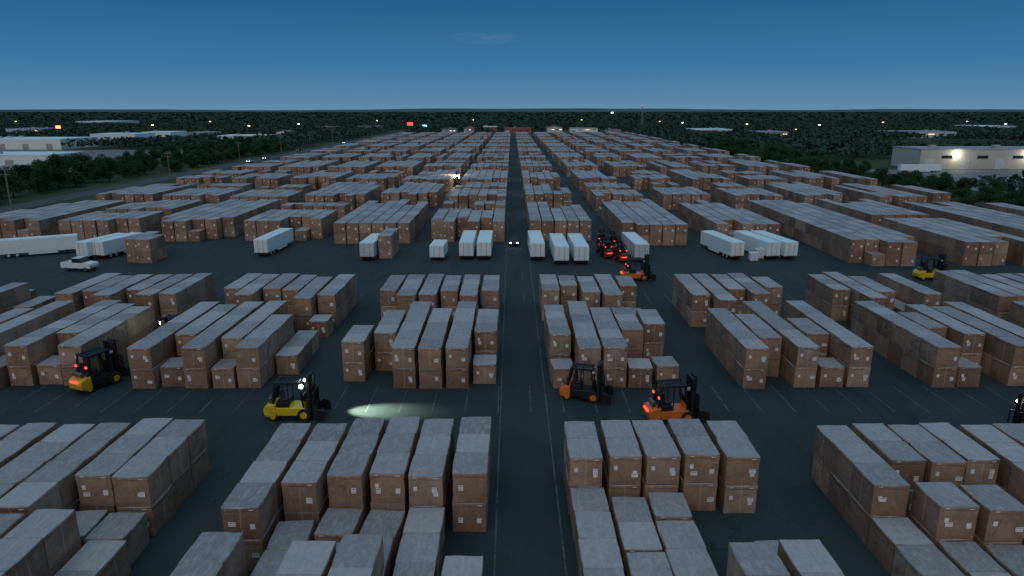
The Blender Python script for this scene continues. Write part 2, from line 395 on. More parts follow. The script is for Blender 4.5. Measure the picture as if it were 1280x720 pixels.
def detailed(name, sx, sy, sz, cuts, amp, seed, bevel=.03):
    vs = []; fs = []; uvs = []; nn = cuts
    def grid(o, du, dv):
        base = len(vs)
        for a in range(nn+1):
            for c_ in range(nn+1):
                vs.append(Vector(o) + Vector(du)*(c_/nn) + Vector(dv)*(a/nn))
        for a in range(nn):
            for c_ in range(nn):
                i = base + a*(nn+1) + c_
                fs.append((i, i+1, i+nn+2, i+nn+1))
                uvs.extend([(c_/nn, a/nn), ((c_+1)/nn, a/nn), ((c_+1)/nn, (a+1)/nn), (c_/nn, (a+1)/nn)])
    hx, hy = sx/2, sy/2
    grid((-hx,-hy,0), (sx,0,0), (0,0,sz)); grid((hx,-hy,0), (0,sy,0), (0,0,sz)); grid((hx,hy,0), (-sx,0,0), (0,0,sz)); grid((-hx,hy,0), (0,-sy,0), (0,0,sz))
    grid((-hx,-hy,sz), (sx,0,0), (0,sy,0)); grid((-hx,hy,0), (sx,0,0), (0,-sy,0))
    out = []
    for p in vs:
        q = p.copy()
        fx, fy, fz = p.x/hx, p.y/hy, p.z/sz*2-1
        k = (abs(fx) > .99)+(abs(fy) > .99)+(abs(fz) > .99)
        if k >= 2:
            q.x -= math.copysign(bevel*.5, fx) if abs(fx) > .99 else 0
            q.y -= math.copysign(bevel*.5, fy) if abs(fy) > .99 else 0
            if fz > .99: q.z -= bevel*.5
        bul = amp*1.1
        if abs(fx) > .99: q.x += math.copysign(bul*(1-fy*fy)*(1-fz*fz), fx)
        if abs(fy) > .99: q.y += math.copysign(bul*(1-fx*fx)*(1-fz*fz), fy)
        if fz > .99: q.z -= amp*.9*(1-fx*fx)*(1-fy*fy)
        nv = mnoise.noise_vector(p*1.1 + Vector((seed*9.1, 0, 0)))*amp + mnoise.noise_vector(p*3.3 + Vector((0, seed*5.1, 0)))*amp*.35
        if p.z < .01: nv.z = 0
        out.append(q + nv)
    me = bpy.data.meshes.new(name); me.from_pydata([tuple(p) for p in out], [], fs)
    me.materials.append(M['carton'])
    uvl = me.uv_layers.new(name='UVMap'); uvl.data.foreach_set('uv', [c for u in uvs for c in u])
    me.update(); return me
bodies = [detailed('carton_body', 2.12, 2.46, HT-.07, 6, .034, s) for s in range(6)]
lids = [detailed('carton_lid', 2.15, 2.495, .28, 6, .028, s+20) for s in range(6)]
def label_mesh(k):
    b = MB(); x0 = .40; y = -1.31; w, h, z = (.30, .34, .60) if k == 0 else (.42, .26, .60)
    b.box(x0, x0+w, y, y+.012, z, z+h, 0)
    b.box(x0+.04, x0+w-.04, y-.004, y, z+h*.72, z+h*.82, 1)
    for i in range(4): b.box(x0+.04+i*w*.2, x0+.04+i*w*.2+.010+.010*(i % 2), y-.004, y, z+.05, z+h*.36, 1)
    o = b.build('shipping_label', [M['label'], M['ink']]); d = o.data; bpy.data.objects.remove(o); return d
labels = [label_mesh(0), label_mesh(1)]
for i in sorted(chosen):
    c = CART[i]
    k = random.randrange(6)
    o = bpy.data.objects.new('cardboard_carton', bodies[k]); col.objects.link(o)
    o.location = (c['x'], c['y'], c['z']); o.rotation_euler = (0, 0, c['rz']); o.scale = (c['w'], 1, 1)
    cv = random.random(); o.color = (cv, cv, cv, 1)
    l = bpy.data.objects.new('lid', lids[(k+i) % 6]); col.objects.link(l); l.parent = o; l.location = (0, 0, HT-.29); l.color = o.color
    if c['front']:
        s = bpy.data.objects.new('shipping_label', labels[random.random() < .4]); col.objects.link(s); s.parent = o
        s.location = (random.choice([0, 0, -1.1, .05]), 0, random.uniform(-.1, .35))
    tier = 'Lone' if c['tiers'] == 1 else ('Top' if c['t'] else 'Bottom')
    tag(o, f"{tier} carton, {ORD[c['j']]} from front, {ORD[c['ci']]} column from left, {c['row']} block {SL[c['side']]}", 'carton',
        'wrapped cardboard cartons stacked in blocks across the lot')
rest = [c for i, c in enumerate(CART) if i not in chosen]
n = len(rest)
base = np.array([(-1,-1,0),(1,-1,0),(1,1,0),(-1,1,0),(-1,-1,1),(1,-1,1),(1,1,1),(-1,1,1)], float)
V = np.zeros((n, 8, 3))
for i, c in enumerate(rest):
    hx, hy, hz = (1.06 if c['near'] else 1.12)*c['w'], 1.248, HT-.012
    q = base*np.array([hx, hy, hz]); q[4:, :2] += rng.uniform(-.008, .008, (4, 2)); q[4:, 2] += rng.uniform(-.025, .005, 4)
    ca, sa = math.cos(c['rz']), math.sin(c['rz'])
    V[i, :, 0] = q[:, 0]*ca - q[:, 1]*sa + c['x']; V[i, :, 1] = q[:, 0]*sa + q[:, 1]*ca + c['y']; V[i, :, 2] = q[:, 2] + c['z']
ft = np.array([(0,1,5,4),(1,2,6,5),(2,3,7,6),(3,0,4,7),(4,5,6,7)])
def bulk_mesh(name, verts, faces, mat_, uv=None):
    me = bpy.data.meshes.new(name); nf = len(faces); k = faces.shape[1]
    me.vertices.add(len(verts)); me.vertices.foreach_set('co', verts.ravel())
    me.loops.add(nf*k); me.loops.foreach_set('vertex_index', faces.ravel().astype(np.int32))
    me.polygons.add(nf); me.polygons.foreach_set('loop_start', np.arange(0, nf*k, k, dtype=np.int32))
    me.polygons.foreach_set('loop_total', np.full(nf, k, dtype=np.int32))
    me.materials.append(mat_)
    if uv is not None:
        l = me.uv_layers.new(name='UVMap'); l.data.foreach_set('uv', uv.ravel())
    me.update(calc_edges=True); me.validate()
    me.polygons.foreach_set('use_smooth', np.zeros(nf, dtype=bool))
    return me
FA = (ft[None] + (np.arange(n)*8)[:, None, None]).reshape(-1, 4)
uvt = np.tile(np.array([(0,0),(1,0),(1,1),(0,1)], float), (n*5, 1))
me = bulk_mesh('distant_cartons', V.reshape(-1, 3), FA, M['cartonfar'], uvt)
o = bpy.data.objects.new('distant_cartons', me); col.objects.link(o); o.color = (.3, .3, .3, 1)
tag(o, 'long receding blocks of wrapped brown cartons filling the lot behind the nearest rows', 'cartons', kind='stuff')
print('CARTONS', len(CART), 'chosen', len(chosen))

# ---------------------------------------------------------------- forklifts
FK = {}
def wheel(parent, x, y, r, w, rimc):
    b = MB(); b.tube((x, y-w/2, r), (x, y+w/2, r), r, n=18); t = b.build('wheel', M['rubber'], parent, bevel=.03)
    b = MB(); s = -1 if y < 0 else 1
    b.tube((x, y+s*w*.3, r), (x, y+s*(w/2+.02), r), r*.55, n=14); b.build('rim', rimc, t)
def make_forklift(colour, head, tail, flood=False):
    root = empty('forklift'); K = M['black']
    C = M[colour.replace('dark_', '')]; C2 = K if colour.startswith('dark_') else C
    b = MB(); b.prism([(-1.95,.42),(-1.45,.28),(-1.1,.30),(-1.1,1.30),(-1.55,1.26),(-1.9,1.1),(-2.0,.85)], -.75, .75); b.build('counterweight', C, root, bevel=.07)
    b = MB(); b.box(-1.1, .95, -.68, .68, .38, .98); b.prism([(.75,.98),(.95,.98),(.9,1.4),(.78,1.4)], -.55, .55); b.build('chassis', C2, root, bevel=.04)
    b = MB(); b.box(-1.08, -.25, -.60, .60, .981, 1.38); b.build('engine_cover', K, root, bevel=.03)
    b = MB(); b.prism([(.74,1.402),(.92,1.402),(.84,1.85),(.74,1.85)], -.5, .5); b.build('dashboard', K, root, bevel=.03)
    for s in (-1, 1):
        b = MB(); b.box(-.25, .9, min(s*.682, s*.74), max(s*.682, s*.74), .30, .42); b.build('step', K, root)
    b = MB(); b.box(-.75, -.2, -.3, .3, 1.39, 1.52); b.prism([(-.82,1.5),(-.66,1.5),(-.78,2.2),(-.92,2.2)], -.3, .3); b.build('seat', M['seat'], root, bevel=.04)
    b = MB(); b.tube((-1.55, -.45, 1.48), (-1.55, .45, 1.48), .2, n=14); b.build('gas_bottle', M['steel'], root, bevel=.04)
    b = MB(); b.tube((.72,0,1.6), (.52,0,1.82), .03)
    for i in range(14):
        a, a2 = 2*math.pi*i/14, 2*math.pi*(i+1)/14
        b.tube((.5+.1*math.cos(a), .2*math.sin(a), 1.84+.1*math.cos(a)), (.5+.1*math.cos(a2), .2*math.sin(a2), 1.84+.1*math.cos(a2)), .02, n=6)
    b.build('steering_wheel', K, root)
    b = MB()
    for s in (-1, 1):
        b.tube((-1.3, s*.58, 1.30), (-1.05, s*.56, 2.78), .09); b.tube((.85, s*.58, .98), (.6, s*.56, 2.78), .075)
        b.box(-1.15, .78, s*.58-.07, s*.58+.07, 2.74, 2.88); b.tube((-.2, s*.58, 1.0), (-.2, s*.57, 2.76), .04)
    for i in range(9): b.box(-1.12+i*.22, -1.0+i*.22, -.51, .51, 2.76, 2.85)
    b.box(-1.27, -1.2, -.52, .52, 1.5, 2.3)
    b.build('overhead_guard', K, root)
    b = MB()
    for s in (-1, 1):
        b.box(1.10, 1.34, s*.48-.09, s*.48+.09, .15, 3.3); b.box(1.35, 1.50, s*.33-.06, s*.33+.06, .2, 3.42)
    for z in (.3, 1.2, 2.1, 3.1): b.box(1.12, 1.3, -.39, .39, z, z+.2)
    b.box(1.36, 1.48, -.27, .27, 3.24, 3.38); b.box(.95, 1.10, -.35, .35, .45, .85)
    b.build('mast', K, root)
    for s in (-1, 1):
        b = MB(); b.tube((1.22,s*.2,.3), (1.22,s*.2,3.0), .08); b.build('lift_cylinder', K, root)
    b = MB()
    b.box(1.52, 1.66, -.85, .85, .3, 1.15)
    b.box(1.54, 1.62, -.8, .8, 2.05, 2.15)
    for i in range(7): b.box(1.545, 1.615, -.8+i*.255, -.72+i*.255, 1.15, 2.05)
    b.build('carriage', K, root)
    for s in (-1, 1):
        b = MB(); b.box(1.67, 1.82, s*.78-.2, s*.78+.2, .35, 1.0); b.prism([(1.82,.12),(2.35,.12),(2.35,.85),(1.82,1.05)], s*.95-.04, s*.95+.04); b.build('clamp_arm', K, root)
    for y in (-.62, .62):
        wheel(root, .85, y, .46, .36, C); wheel(root, -1.35, y*.97, .34, .26, C)
    for s in (-1, 1):
        b = MB(); b.tube((.70, s*.62, 2.62), (.88, s*.62, 2.60), .14, n=12); b.build('headlight', M['lit'] if head else M['unlit'], root)
        b = MB(); b.box(-1.33, -1.25, s*.56-.1, s*.56+.1, 1.95, 2.1); b.build('tail_light', M['litred'] if tail else M['tailoff'], root)
    if tail:
        b = MB(); b.box(-2.04, -1.94, -.4, .4, .95, 1.08); b.build('rear_lamp_bar', M['litred'], root)
    else:
        b = MB(); b.tube((-.9, .3, 2.88), (-.9, .3, 3.02), .08, .06, n=10); b.build('beacon', M['tailoff'], root)
    if flood:
        for s in (-1, 1):
            b = MB(); b.tube((.62, s*.42, 3.12), (.85, s*.42, 3.08), .30, n=14); b.build('flood_lamp', M['flood'], root)
    return root
def forklift(px, py, ang, colour, label, head=False, tail=False, spot=0, scale=1.12, xy=None, flood=False, down=20, size=26):
    key = (colour, head, tail, flood)
    if key not in FK: FK[key] = o = make_forklift(*key)
    else: o = copy_tree(FK[key])
    X, Y = xy if xy else P(px, py)
    o.location = (X, Y, 0); o.rotation_euler = (0, 0, R(ang)); o.scale = (scale,)*3
    tag(o, label, 'forklift', 'forklifts working between the carton blocks')
    if spot:
        ld = bpy.data.lights.new('headlamp_beam', 'SPOT'); ld.energy = spot; ld.spot_size = R(size); ld.spot_blend = 1.0; ld.color = (.90, 1, .76); ld.shadow_soft_size = .1
        lo = bpy.data.objects.new('headlamp_beam', ld); col.objects.link(lo); lo.parent = o; lo.location = (1.2, 1.12, 2.2)
        lo.rotation_euler = Vector((math.cos(R(down)), -.05, -math.sin(R(down)))).to_track_quat('-Z', 'Y').to_euler()
    return o
forklift(369, 521, 1, 'yellow', 'yellow forklift with lit headlamp beam in the cross lane, left of centre', True, False, 26000, down=27, size=34)
forklift(840, 525, 8, 'orange', 'orange forklift in the cross lane directly behind the near right block', False, True)
forklift(730, 498, -14, 'dark_orange', 'orange and black forklift turning at the foot of the third-row block right of aisle', scale=1.02)
forklift(126, 482, 66, 'dark_amber', 'dark forklift seen from behind with red lamps glowing, lane at far left', False, True, scale=1.15)
forklift(795, 350, 3, 'orange', 'orange forklift with black mast just behind the fourth-row cartons, right of aisle', False, True)
forklift(1162, 349, 3, 'yellow', 'yellow forklift with tall mast alone on the open lane at far right')
forklift(1284, 546, 215, 'dark_yellow', 'dark forklift with bright white headlamps cut by the right picture edge', True, False)
forklift(0, 0, -90, 'yellow', 'forklift with a white headlamp inside the lane between left blocks', True, False, xy=(-35.4, 67.5))
o = forklift(0, 0, -84, 'yellow', 'distant forklift with bright glaring flood lamps far up the left lane', True, False, 12000, xy=(-18.0, 224), flood=True)
ld = bpy.data.lights.new('flood_light', 'POINT'); ld.energy = 2500; ld.color = (1, .86, .6); ld.shadow_soft_size = .3
lo = bpy.data.objects.new('flood_light', ld); col.objects.link(lo); lo.parent = o; lo.location = (1.6, 0, 3.9)
reds = [(752,310),(768,313),(757,321),(776,326)]
rl = ['rearmost of', 'second from back in', 'third from back in', 'frontmost of']
for i, ((px, py), w) in enumerate(zip(reds, rl)):
    forklift(px, py, 90+random.uniform(-20, 20), 'dark_red', f'red and black forklift, {w} the cluster of four beside the trailers', False, True, scale=.95)

# ---------------------------------------------------------------- trailers and vehicles
TR = {}
def make_trailer(L, m):
    root = empty('semi_trailer')
    zb, zt = .66, 2.95
    b = MB(); b.box(0, L, -1.18, 1.18, zb, zt)
    b.build('cargo_box', m, root, bevel=.04)
    b = MB(); b.box(.02, L-.02, -1.15, 1.15, zt+.005, zt+.05)
    b.build('roof', M['roofwhite'], root)
    for s in (-1, 1):
        b = MB(); b.box(-.05, -.005, min(s*.03, s*1.1), max(s*.03, s*1.1), zb+.08, zt-.08); d = b.build('rear_door', m, root, bevel=.01)
        b = MB(); b.tube((-.09, s*.45, zb), (-.09, s*.45, zt-.05), .02, n=6); b.build('lock_rod', M['steel'], d)
        b = MB(); b.box(-.04, 0, s*1.0-.12, s*1.0+.12, zb-.14, zb-.02); b.build('tail_light', M['tailoff'], root)
        b = MB(); b.box(L-1.9, L-1.75, s*.8-.07, s*.8+.07, .05, zb); b.build('landing_leg', M['black'], root)
        if L > 8:
            b = MB(); b.box(4.2, L-3.1, s*1.12-.02, s*1.12+.02, .30, zb-.01); b.build('side_skirt', m, root)
    b = MB(); b.box(.1, L-.2, -.5, .5, .55, zb-.002); b.build('under_frame', M['black'], root)
    b = MB(); b.box(.05, .15, -1.0, 1.0, .36, .48); b.build('rear_bumper', M['black'], root)
    for x in (1.4, 2.6):
        for y in (-.9, .9): wheel(root, x, y, .40, .42, M['white2'])
    return root
def trailer(px, py, ang, label, L=11.5, m='white', xy=None, sc=(1, 1, 1)):
    key = (L, m)
    if key not in TR: TR[key] = o = make_trailer(L, M[m])
    else: o = copy_tree(TR[key])
    X, Y = xy if xy else P(px, py)
    o.location = (X, Y, 0); o.rotation_euler = (0, 0, R(ang)); o.scale = sc; tag(o, label, 'trailer', 'white box trailers parked across the lot')
trailer(583, 325, 90, 'white trailer left of the centre aisle, left one of the close pair')
trailer(605, 325, 90, 'white trailer left of the centre aisle, right one of the close pair')
trailer(546, 326, 88, 'small low white trailer just left of the close trailer pair', 5.5, 'white', sc=(1, 1, .85))
trailer(672, 326, 91, 'white trailer just right of the centre aisle, leftmost of the group of three', 12)
trailer(702, 331, 91, 'white trailer in the middle of the group of three right of aisle', 12)
trailer(727, 331, 91, 'white trailer at the right of the group of three beside red forklifts', 12)
trailer(802, 328, 92, 'dusty white trailer beside the cluster of red forklifts', 11.5, 'white2')
trailer(327, 321, 86, 'lone white trailer in front of the third left carton block')
trailer(459, 326, 88, 'short dusty white trailer left of centre beside a small carton stack', 9, 'white2')
trailer(104, 325, 76, 'white trailer angled at left, left one of the pair near the pickup', 9)
trailer(124, 324, 76, 'white trailer angled at left, right one of the pair beside carton stack', 9)
trailer(0, 322, 28, 'long white trailer lying angled at the left picture edge', 11.5)
trailer(921, 325, 100, 'white trailer at right with wrapped pallets beside its rear')
trailer(966, 325, 100, 'white trailer at right, left one of the pair beyond wrapped pallets')
trailer(988, 325, 100, 'white trailer at far right, outermost of the trailers')
trailer(0, 0, 178, 'distant white trailer standing on the yard beside the pale warehouse', 16, xy=(171, 276))

def make_pallet(h):
    root = empty('wrapped_pallet')
    b = MB()
    for y in (-.5, 0, .5): b.box(-.6, .6, y-.06, y+.06, 0, .1)
    for i in range(6): b.box(-.6+i*.21, -.46+i*.21, -.6, .6, .1, .14)
    b.build('pallet', M['wood'], root)
    b = MB()
    for i in range(3):
        for j in range(2): b.box(-.57+i*.385, -.57+i*.385+.375, -.57+j*.58, -.57+j*.58+.56, .145, h-random.uniform(0, .12))
    b.build('load', M['wrapwhite'], root, bevel=.04); return root
pp = make_pallet(1.5)
spots = [(941,326),(948,323)]
pl = ['left one between the right trailers', 'right one between the right trailers']
for i, ((px, py), l) in enumerate(zip(spots, pl)):
    o = pp if i == 0 else copy_tree(pp)
    X, Y = P(px, py); o.location = (X, Y, 0); o.scale = (1.1, 1.2, 1.15 if i % 2 else 1.0); o.rotation_euler.z = random.uniform(-.1, .1)
    tag(o, 'white wrapped pallet, ' + l, 'pallet', 'white wrapped pallets beside the trailers')

def make_car(kind, paint, head=False, tail=False):
    name = {'car': 'parked_car', 'pickup': 'pickup_truck'}[kind]
    root = empty(name)
    b = MB()
    if kind == 'car':
        b.prism([(-2.2,.35),(2.15,.33),(2.25,.6),(2.1,.82),(1.2,.95),(-1.9,1.0),(-2.2,.85)], -.88, .88)
    else:
        b.prism([(-2.7,.5),(2.6,.48),(2.7,.8),(2.6,1.12),(1.3,1.22),(-.75,1.22),(-.75,.85),(-2.7,.85)], -.95, .95)
        b.box(-2.7, -.75, -.95, -.86, .85, 1.25); b.box(-2.7, -.75, .86, .95, .85, 1.25); b.box(-2.7, -2.62, -.86, .86, .85, 1.25)
    b.build('body', paint, root, bevel=.05)
    b = MB()
    if kind == 'car': b.prism([(-1.75,1.0),(1.15,.96),(.45,1.40),(-1.1,1.42)], -.76, .76)
    else: b.prism([(-.7,1.22),(1.25,1.22),(.7,1.80),(-.6,1.82)], -.84, .84)
    b.build('window', M['glass'], root, bevel=.04)
    b = MB()
    if kind == 'car': b.box(-1.1, .45, -.74, .74, 1.42, 1.46)
    else: b.box(-.62, .72, -.82, .82, 1.82, 1.88)
    b.build('roof', paint, root, bevel=.02)
    xs = (1.4, -1.35) if kind == 'car' else (1.75, -1.7)
    for x in xs:
        for y in (-.82, .82): wheel(root, x, y, .34 if kind == 'car' else .42, .24, M['steel'])
    xe = 2.2 if kind == 'car' else 2.66
    for s in (-1, 1):
        b = MB(); b.box(xe-.05, xe+.04, s*.62-.16, s*.62+.16, .62, .80); b.build('headlight', M['litwhite'] if head else M['unlit'], root)
        b = MB(); b.box(-xe-.04, -xe+.05, s*.68-.13, s*.68+.13, .68, .88); b.build('tail_light', M['litred'] if tail else M['tailoff'], root)
    return root
o = make_car('pickup', M['white']); X, Y = P(101, 338); o.location = (X, Y, 0); o.rotation_euler.z = R(-6); o.scale = (.9, 1.05, 1.12); tag(o, 'small white pickup truck on the open lane at left beside trailers', 'pickup truck')
carpaints = [M['white2'], M['steel'], M['black'], M['red']]
cd = [(-125, 330, -90, 0, True, 'car with two bright headlights on the highway, nearest oncoming one'), (-125, 352, -90, 1, True, 'car with headlights following the nearest oncoming car on the highway'),
      (-129, 420, 90, 2, False, 'dark car driving away along the highway left of lot'), (-125, 520, -90, 0, True, 'far car with headlights on the highway near the horizon'),
      (196, 225, 90, 0, False, 'pale car on the yard before the pale warehouse, leftmost'), (206, 225, 90, 2, False, 'black car on the yard before the pale warehouse'),
      (211, 225, 90, 1, False, 'grey car on the yard before the pale warehouse, second from right'), (221, 225, 90, 0, False, 'pale car on the yard before the pale warehouse, rightmost'),
      (.4, 124, -92, 2, True, 'small dark car with two headlights in the centre aisle between trailers')]
for (x, y, a, p, hd, lb) in cd:
    o = make_car('car', carpaints[p], hd, not hd and x < 0); o.location = (x, y, 0 if abs(x) < 10 else -.04); o.rotation_euler.z = R(a); tag(o, lb, 'car')
for i in range(22):
    x = -330 + i*6.8 + random.uniform(-2, 2); y = random.choice([259, 285, 372]) 
    if i % 11 == 0: base_car = o = make_car('car', carpaints[i // 11])
    else: o = copy_tree(base_car)
    o.location = (x, y, -.04); o.rotation_euler.z = R(90); tag(o, 'tiny parked car on the pale yard among the left side shops', 'car', 'cars parked on the left yard')

# ---------------------------------------------------------------- buildings
CLEAR = [(-114, 116, -100, 720), (-136, -114, -100, 1500), (134, 292, 206, 345), (-400, -172, 236, 436), (-422, -258, 515, 605), (238, 422, 415, 505)]
NB = len(CLEAR)
def building(label, x0, x1, y0, y1, h, wall, roof, gable=False, nwin=4, ndoor=1, lit=0, name='warehouse', cat='building', lamps=(), nl=6, storeys=1, z0=-.12):
    root = empty(name, ((x0+x1)/2, y0, z0)); w = (x1-x0)/2; d = y1-y0
    b = MB(); b.box(-w, w, 0, d, 0, h)
    if gable: b.prism([(-w, h), (w, h), (0, h+w*.2)], .01, d-.01)
    b.build('wall', M[wall], root)
    b = MB()
    if gable:
        g = w*.2
        b.prism([(-w-.5, h-.1), (0, h+g), (0, h+g+.35), (-w-.5, h+.25)], -.5, d+.5); b.prism([(0, h+g), (w+.5, h-.1), (w+.5, h+.25), (0, h+g+.35)], -.5, d+.5)
    else:
        b.box(-w-.15, w+.15, -.15, d+.15, h+.003, h+.45)
    rf = b.build('roof', M[roof], root)
    if not gable:
        for i in range(max(1, int(w/8))):
            b = MB(); xx = random.uniform(-w*.8, w*.8); yy = random.uniform(d*.15, d*.8); b.box(xx-1.3, xx+1.3, yy-1, yy+1, h+.45, h+1.5); b.build('vent_unit', M['greywall'], rf)
    total = nwin + ndoor
    if total:
        for k in range(total):
            cx = -w + (k+.5)*2*w/total
            if ndoor and k % max(1, total//max(1, ndoor)) == 0:
                dw = min(2.0, w*.5/total*1.4); b = MB(); b.box(cx-dw, cx+dw, -.08, -.003, .0, min(4.2, h*.6)); b.build('dock_door', M['white2'] if wall != 'white' else M['greywall'], root)
            else:
                ww = 2*w/total*.3
                for s in range(storeys):
                    zz = h*(s+.55)/storeys; b = MB(); b.box(cx-ww, cx+ww, -.08, -.003, zz, zz+h*.16/storeys)
                    b.build('window', M['litwindow'] if random.random() < lit else M['glass'], root)
    for k in lamps:
        cx = -w + (k+.5)*2*w/nl
        b = MB(); b.box(cx-.4, cx+.4, -.45, -.05, h*.78, h*.78+.45); b.build('wall_lamp', M['litwarm'], root)
        ld = bpy.data.lights.new('wall_lamp_light', 'POINT'); ld.energy = 900; ld.color = (1, .90, .66); ld.shadow_soft_size = .4
        lo = bpy.data.objects.new('wall_lamp_light', ld); col.objects.link(lo); lo.parent = root; lo.location = (cx, -1.8, h*.76)
    tag(root, label, cat); CLEAR.append((x0-6, x1+6, y0-10, y1+8))
    return root
building('large pale warehouse with lit wall lamps at the right picture edge', 172, 232, 292, 314, 8.0, 'beige', 'greyroof', nwin=4, ndoor=4, lamps=(1, 4), nl=6)
building('long white warehouse at the left picture edge below the amber sign', -345, -285, 440, 480, 6.0, 'white', 'roofwhite', nwin=0, ndoor=4)
building('low pale flat-roofed building nearest on the left side beyond the trees', -255, -205, 308, 332, 4.6, 'white', 'roofwhite', nwin=0, ndoor=4)
def bpx(label, xa, xb, yb, yt, depth, wall, roof, **k):
    X0, Y0 = P(xa, yb); X1, _ = P(xb, yb); v = yt-360; ratio = (F*CP - v*SP)/(F*SP + v*CP)
    h = max(3.0, H - Y0/ratio)
    building(label, X0, X1, Y0, Y0+depth, h, wall, roof, **k)
bpx('white flat-roofed building just right of the long white warehouse', 114, 170, 179, 168, 30, 'white', 'roofwhite', nwin=2, ndoor=2)
bpx('narrow white building third from the left picture edge', 178, 214, 175, 165.5, 30, 'white', 'roofwhite', nwin=3)
bpx('small grey building left, standing behind the highway trees', 232, 262, 173, 166, 30, 'greywall', 'greyroof', nwin=3)
bpx('low white shed in the trees left of the highway', 272, 330, 177, 170, 30, 'white2', 'roofwhite', nwin=4, lit=.3)
bpx('small white gabled house in the left trees', 345, 362, 172, 165, 18, 'white', 'darkroof', gable=True, nwin=2, name='house', cat='house')
bpx('brown shop with lit windows far left of the highway', 395, 420, 165, 159, 30, 'brick', 'darkroof', nwin=4, lit=.6, name='shop', cat='shop')
bpx('grey shed just left of the lot top end', 448, 480, 163, 158, 30, 'greywall', 'darkroof', nwin=3, lit=.4)
bpx('pale strip shop nearest the left picture edge on the far yard', 8, 58, 168, 161, 30, 'white2', 'greyroof', nwin=5, lit=.3, name='shop', cat='shop')
for i, (a, c, t, w_, r_, g_, lb) in enumerate([(552, 570, 161.5, 'greywall', 'darkroof', False, 'low grey shed, leftmost at the lot top end'),
        (580, 592, 160, 'greywall', 'redroof', True, 'small grey house with red roof at the lot top end'), (604, 621, 158.5, 'brick', 'roofwhite', False, 'small red and white building left of the centre aisle end'),
        (630, 664, 160.5, 'brick', 'redroof', False, 'wide low red building straight up the centre aisle'), (684, 703, 159.5, 'white2', 'redroof', True, 'pale gabled house just right of the centre aisle end'),
        (713, 747, 160.5, 'white', 'greyroof', False, 'wide white building right of the gabled house at lot end'), (760, 776, 162, 'greywall', 'darkroof', False, 'low grey shed right of the white building at lot end')]):
    bpx(lb, a, c, 166.5 - (i % 3)*.8, t, 24, w_, r_, gable=g_, nwin=3, lit=.3, name='shop', cat='shop', ndoor=1)
bpx('white shed in the woods right of the lot top corner', 868, 915, 169, 162, 40, 'white2', 'roofwhite', nwin=4, lit=.3)
bpx('low grey building among the right woods', 945, 985, 172, 165, 30, 'greywall', 'greyroof', nwin=4, lit=.2)
bpx('long pale shed behind the large pale warehouse', 1120, 1195, 172, 165, 40, 'white2', 'greyroof', nwin=5, lit=.2)
bpx('far white shed near the right picture edge', 1225, 1270, 164, 158, 60, 'white2', 'roofwhite', nwin=5, lit=.2)
bpx('small pale building on the far left skyline', 95, 140, 158, 152, 80, 'white2', 'roofwhite', nwin=4, lit=.3)

# ---------------------------------------------------------------- poles, lamps, signs
def utility_pole(px, py, ptop, label):
    X, Y = P(px, py); v = ptop-360; h = H - Y*(F*SP+v*CP)/(F*CP-v*SP); h = max(8, min(h, 16))
    root = empty('utility_pole', (X, Y, -.12))
    b = MB(); b.tube((0,0,0), (0,0,h), .22, .14); b.build('shaft', M['poleWood'], root)
    b = MB(); b.box(-1.4, 1.4, -.08, .08, h-1.0, h-.82); b.build('crossarm', M['poleWood'], root)
    b = MB(); b.box(-1.1, 1.1, -.08, .08, h-2.1, h-1.95); b.build('crossarm', M['poleWood'], root)
    for x in (-1.2, -.5, .5, 1.2):
        b = MB(); b.tube((x,0,h-.82), (x,0,h-.6), .06, .04); b.build('insulator', M['white2'], root)
    tag(root, label, 'utility pole', 'utility poles along the left side of the lot')
for (px, py, pt, lb) in [(17, 274, 206, 'wooden utility pole nearest the left picture edge'), (213, 224, 188, 'wooden utility pole second from the left beside the highway'),
                         (300, 203, 176, 'wooden utility pole third from the left beside the highway'), (352, 192, 168, 'wooden utility pole fourth from the left beside the highway'),
                         (388, 184, 164, 'wooden utility pole fifth from the left beside the highway'), (416, 179, 161, 'wooden utility pole farthest along the highway')]:
    utility_pole(px, py, pt, lb)
def street_lamp(X, Y, h, warm, label, group='lit street lamps beyond the lot', r=.35):
    root = empty('street_lamp', (X, Y, -.12))
    b = MB(); b.tube((0,0,0), (0,0,h), .14, .08); b.tube((0,0,h), (1.4,0,h+.2), .07, .05); b.build('pole', M['poleSteel'], root)
    b = MB(); b.box(1.2, 1.2+r*2.6, -r, r, h+.05, h+.05+r*.9); b.build('lamp_head', M['litwarm' if warm else 'litwhite'], root)
    tag(root, label, 'street lamp', group)
X, Y = P(762, 164); street_lamp(X, Y, 21, False, 'tall mast lamp with white light right of the lot top end', r=.9)
lamp_px = [(20,160,1),(190,168,1),(262,160,1),(310,170,1),(372,166,0),(470,158,1),(590,156,1),(725,156,1),(822,160,1),
           (850,163,0),(930,166,1),(1020,168,0),(1100,162,1),(1205,160,1),(1252,166,0),(990,178,1)]
ls = sorted([q for q in lamp_px if q[0] < 640]); rs = sorted([q for q in lamp_px if q[0] >= 640])
for side_, lst in (('left', ls), ('right', rs)):
    for i, (px, py, wm) in enumerate(lst):
        X, Y = P(px, py+4)
        street_lamp(X, Y, 11, wm, f"{'amber' if wm else 'white'} lit street lamp, {ORD[i]} from left among those {side_} of the lot end", r=.32 if Y < 500 else .55)
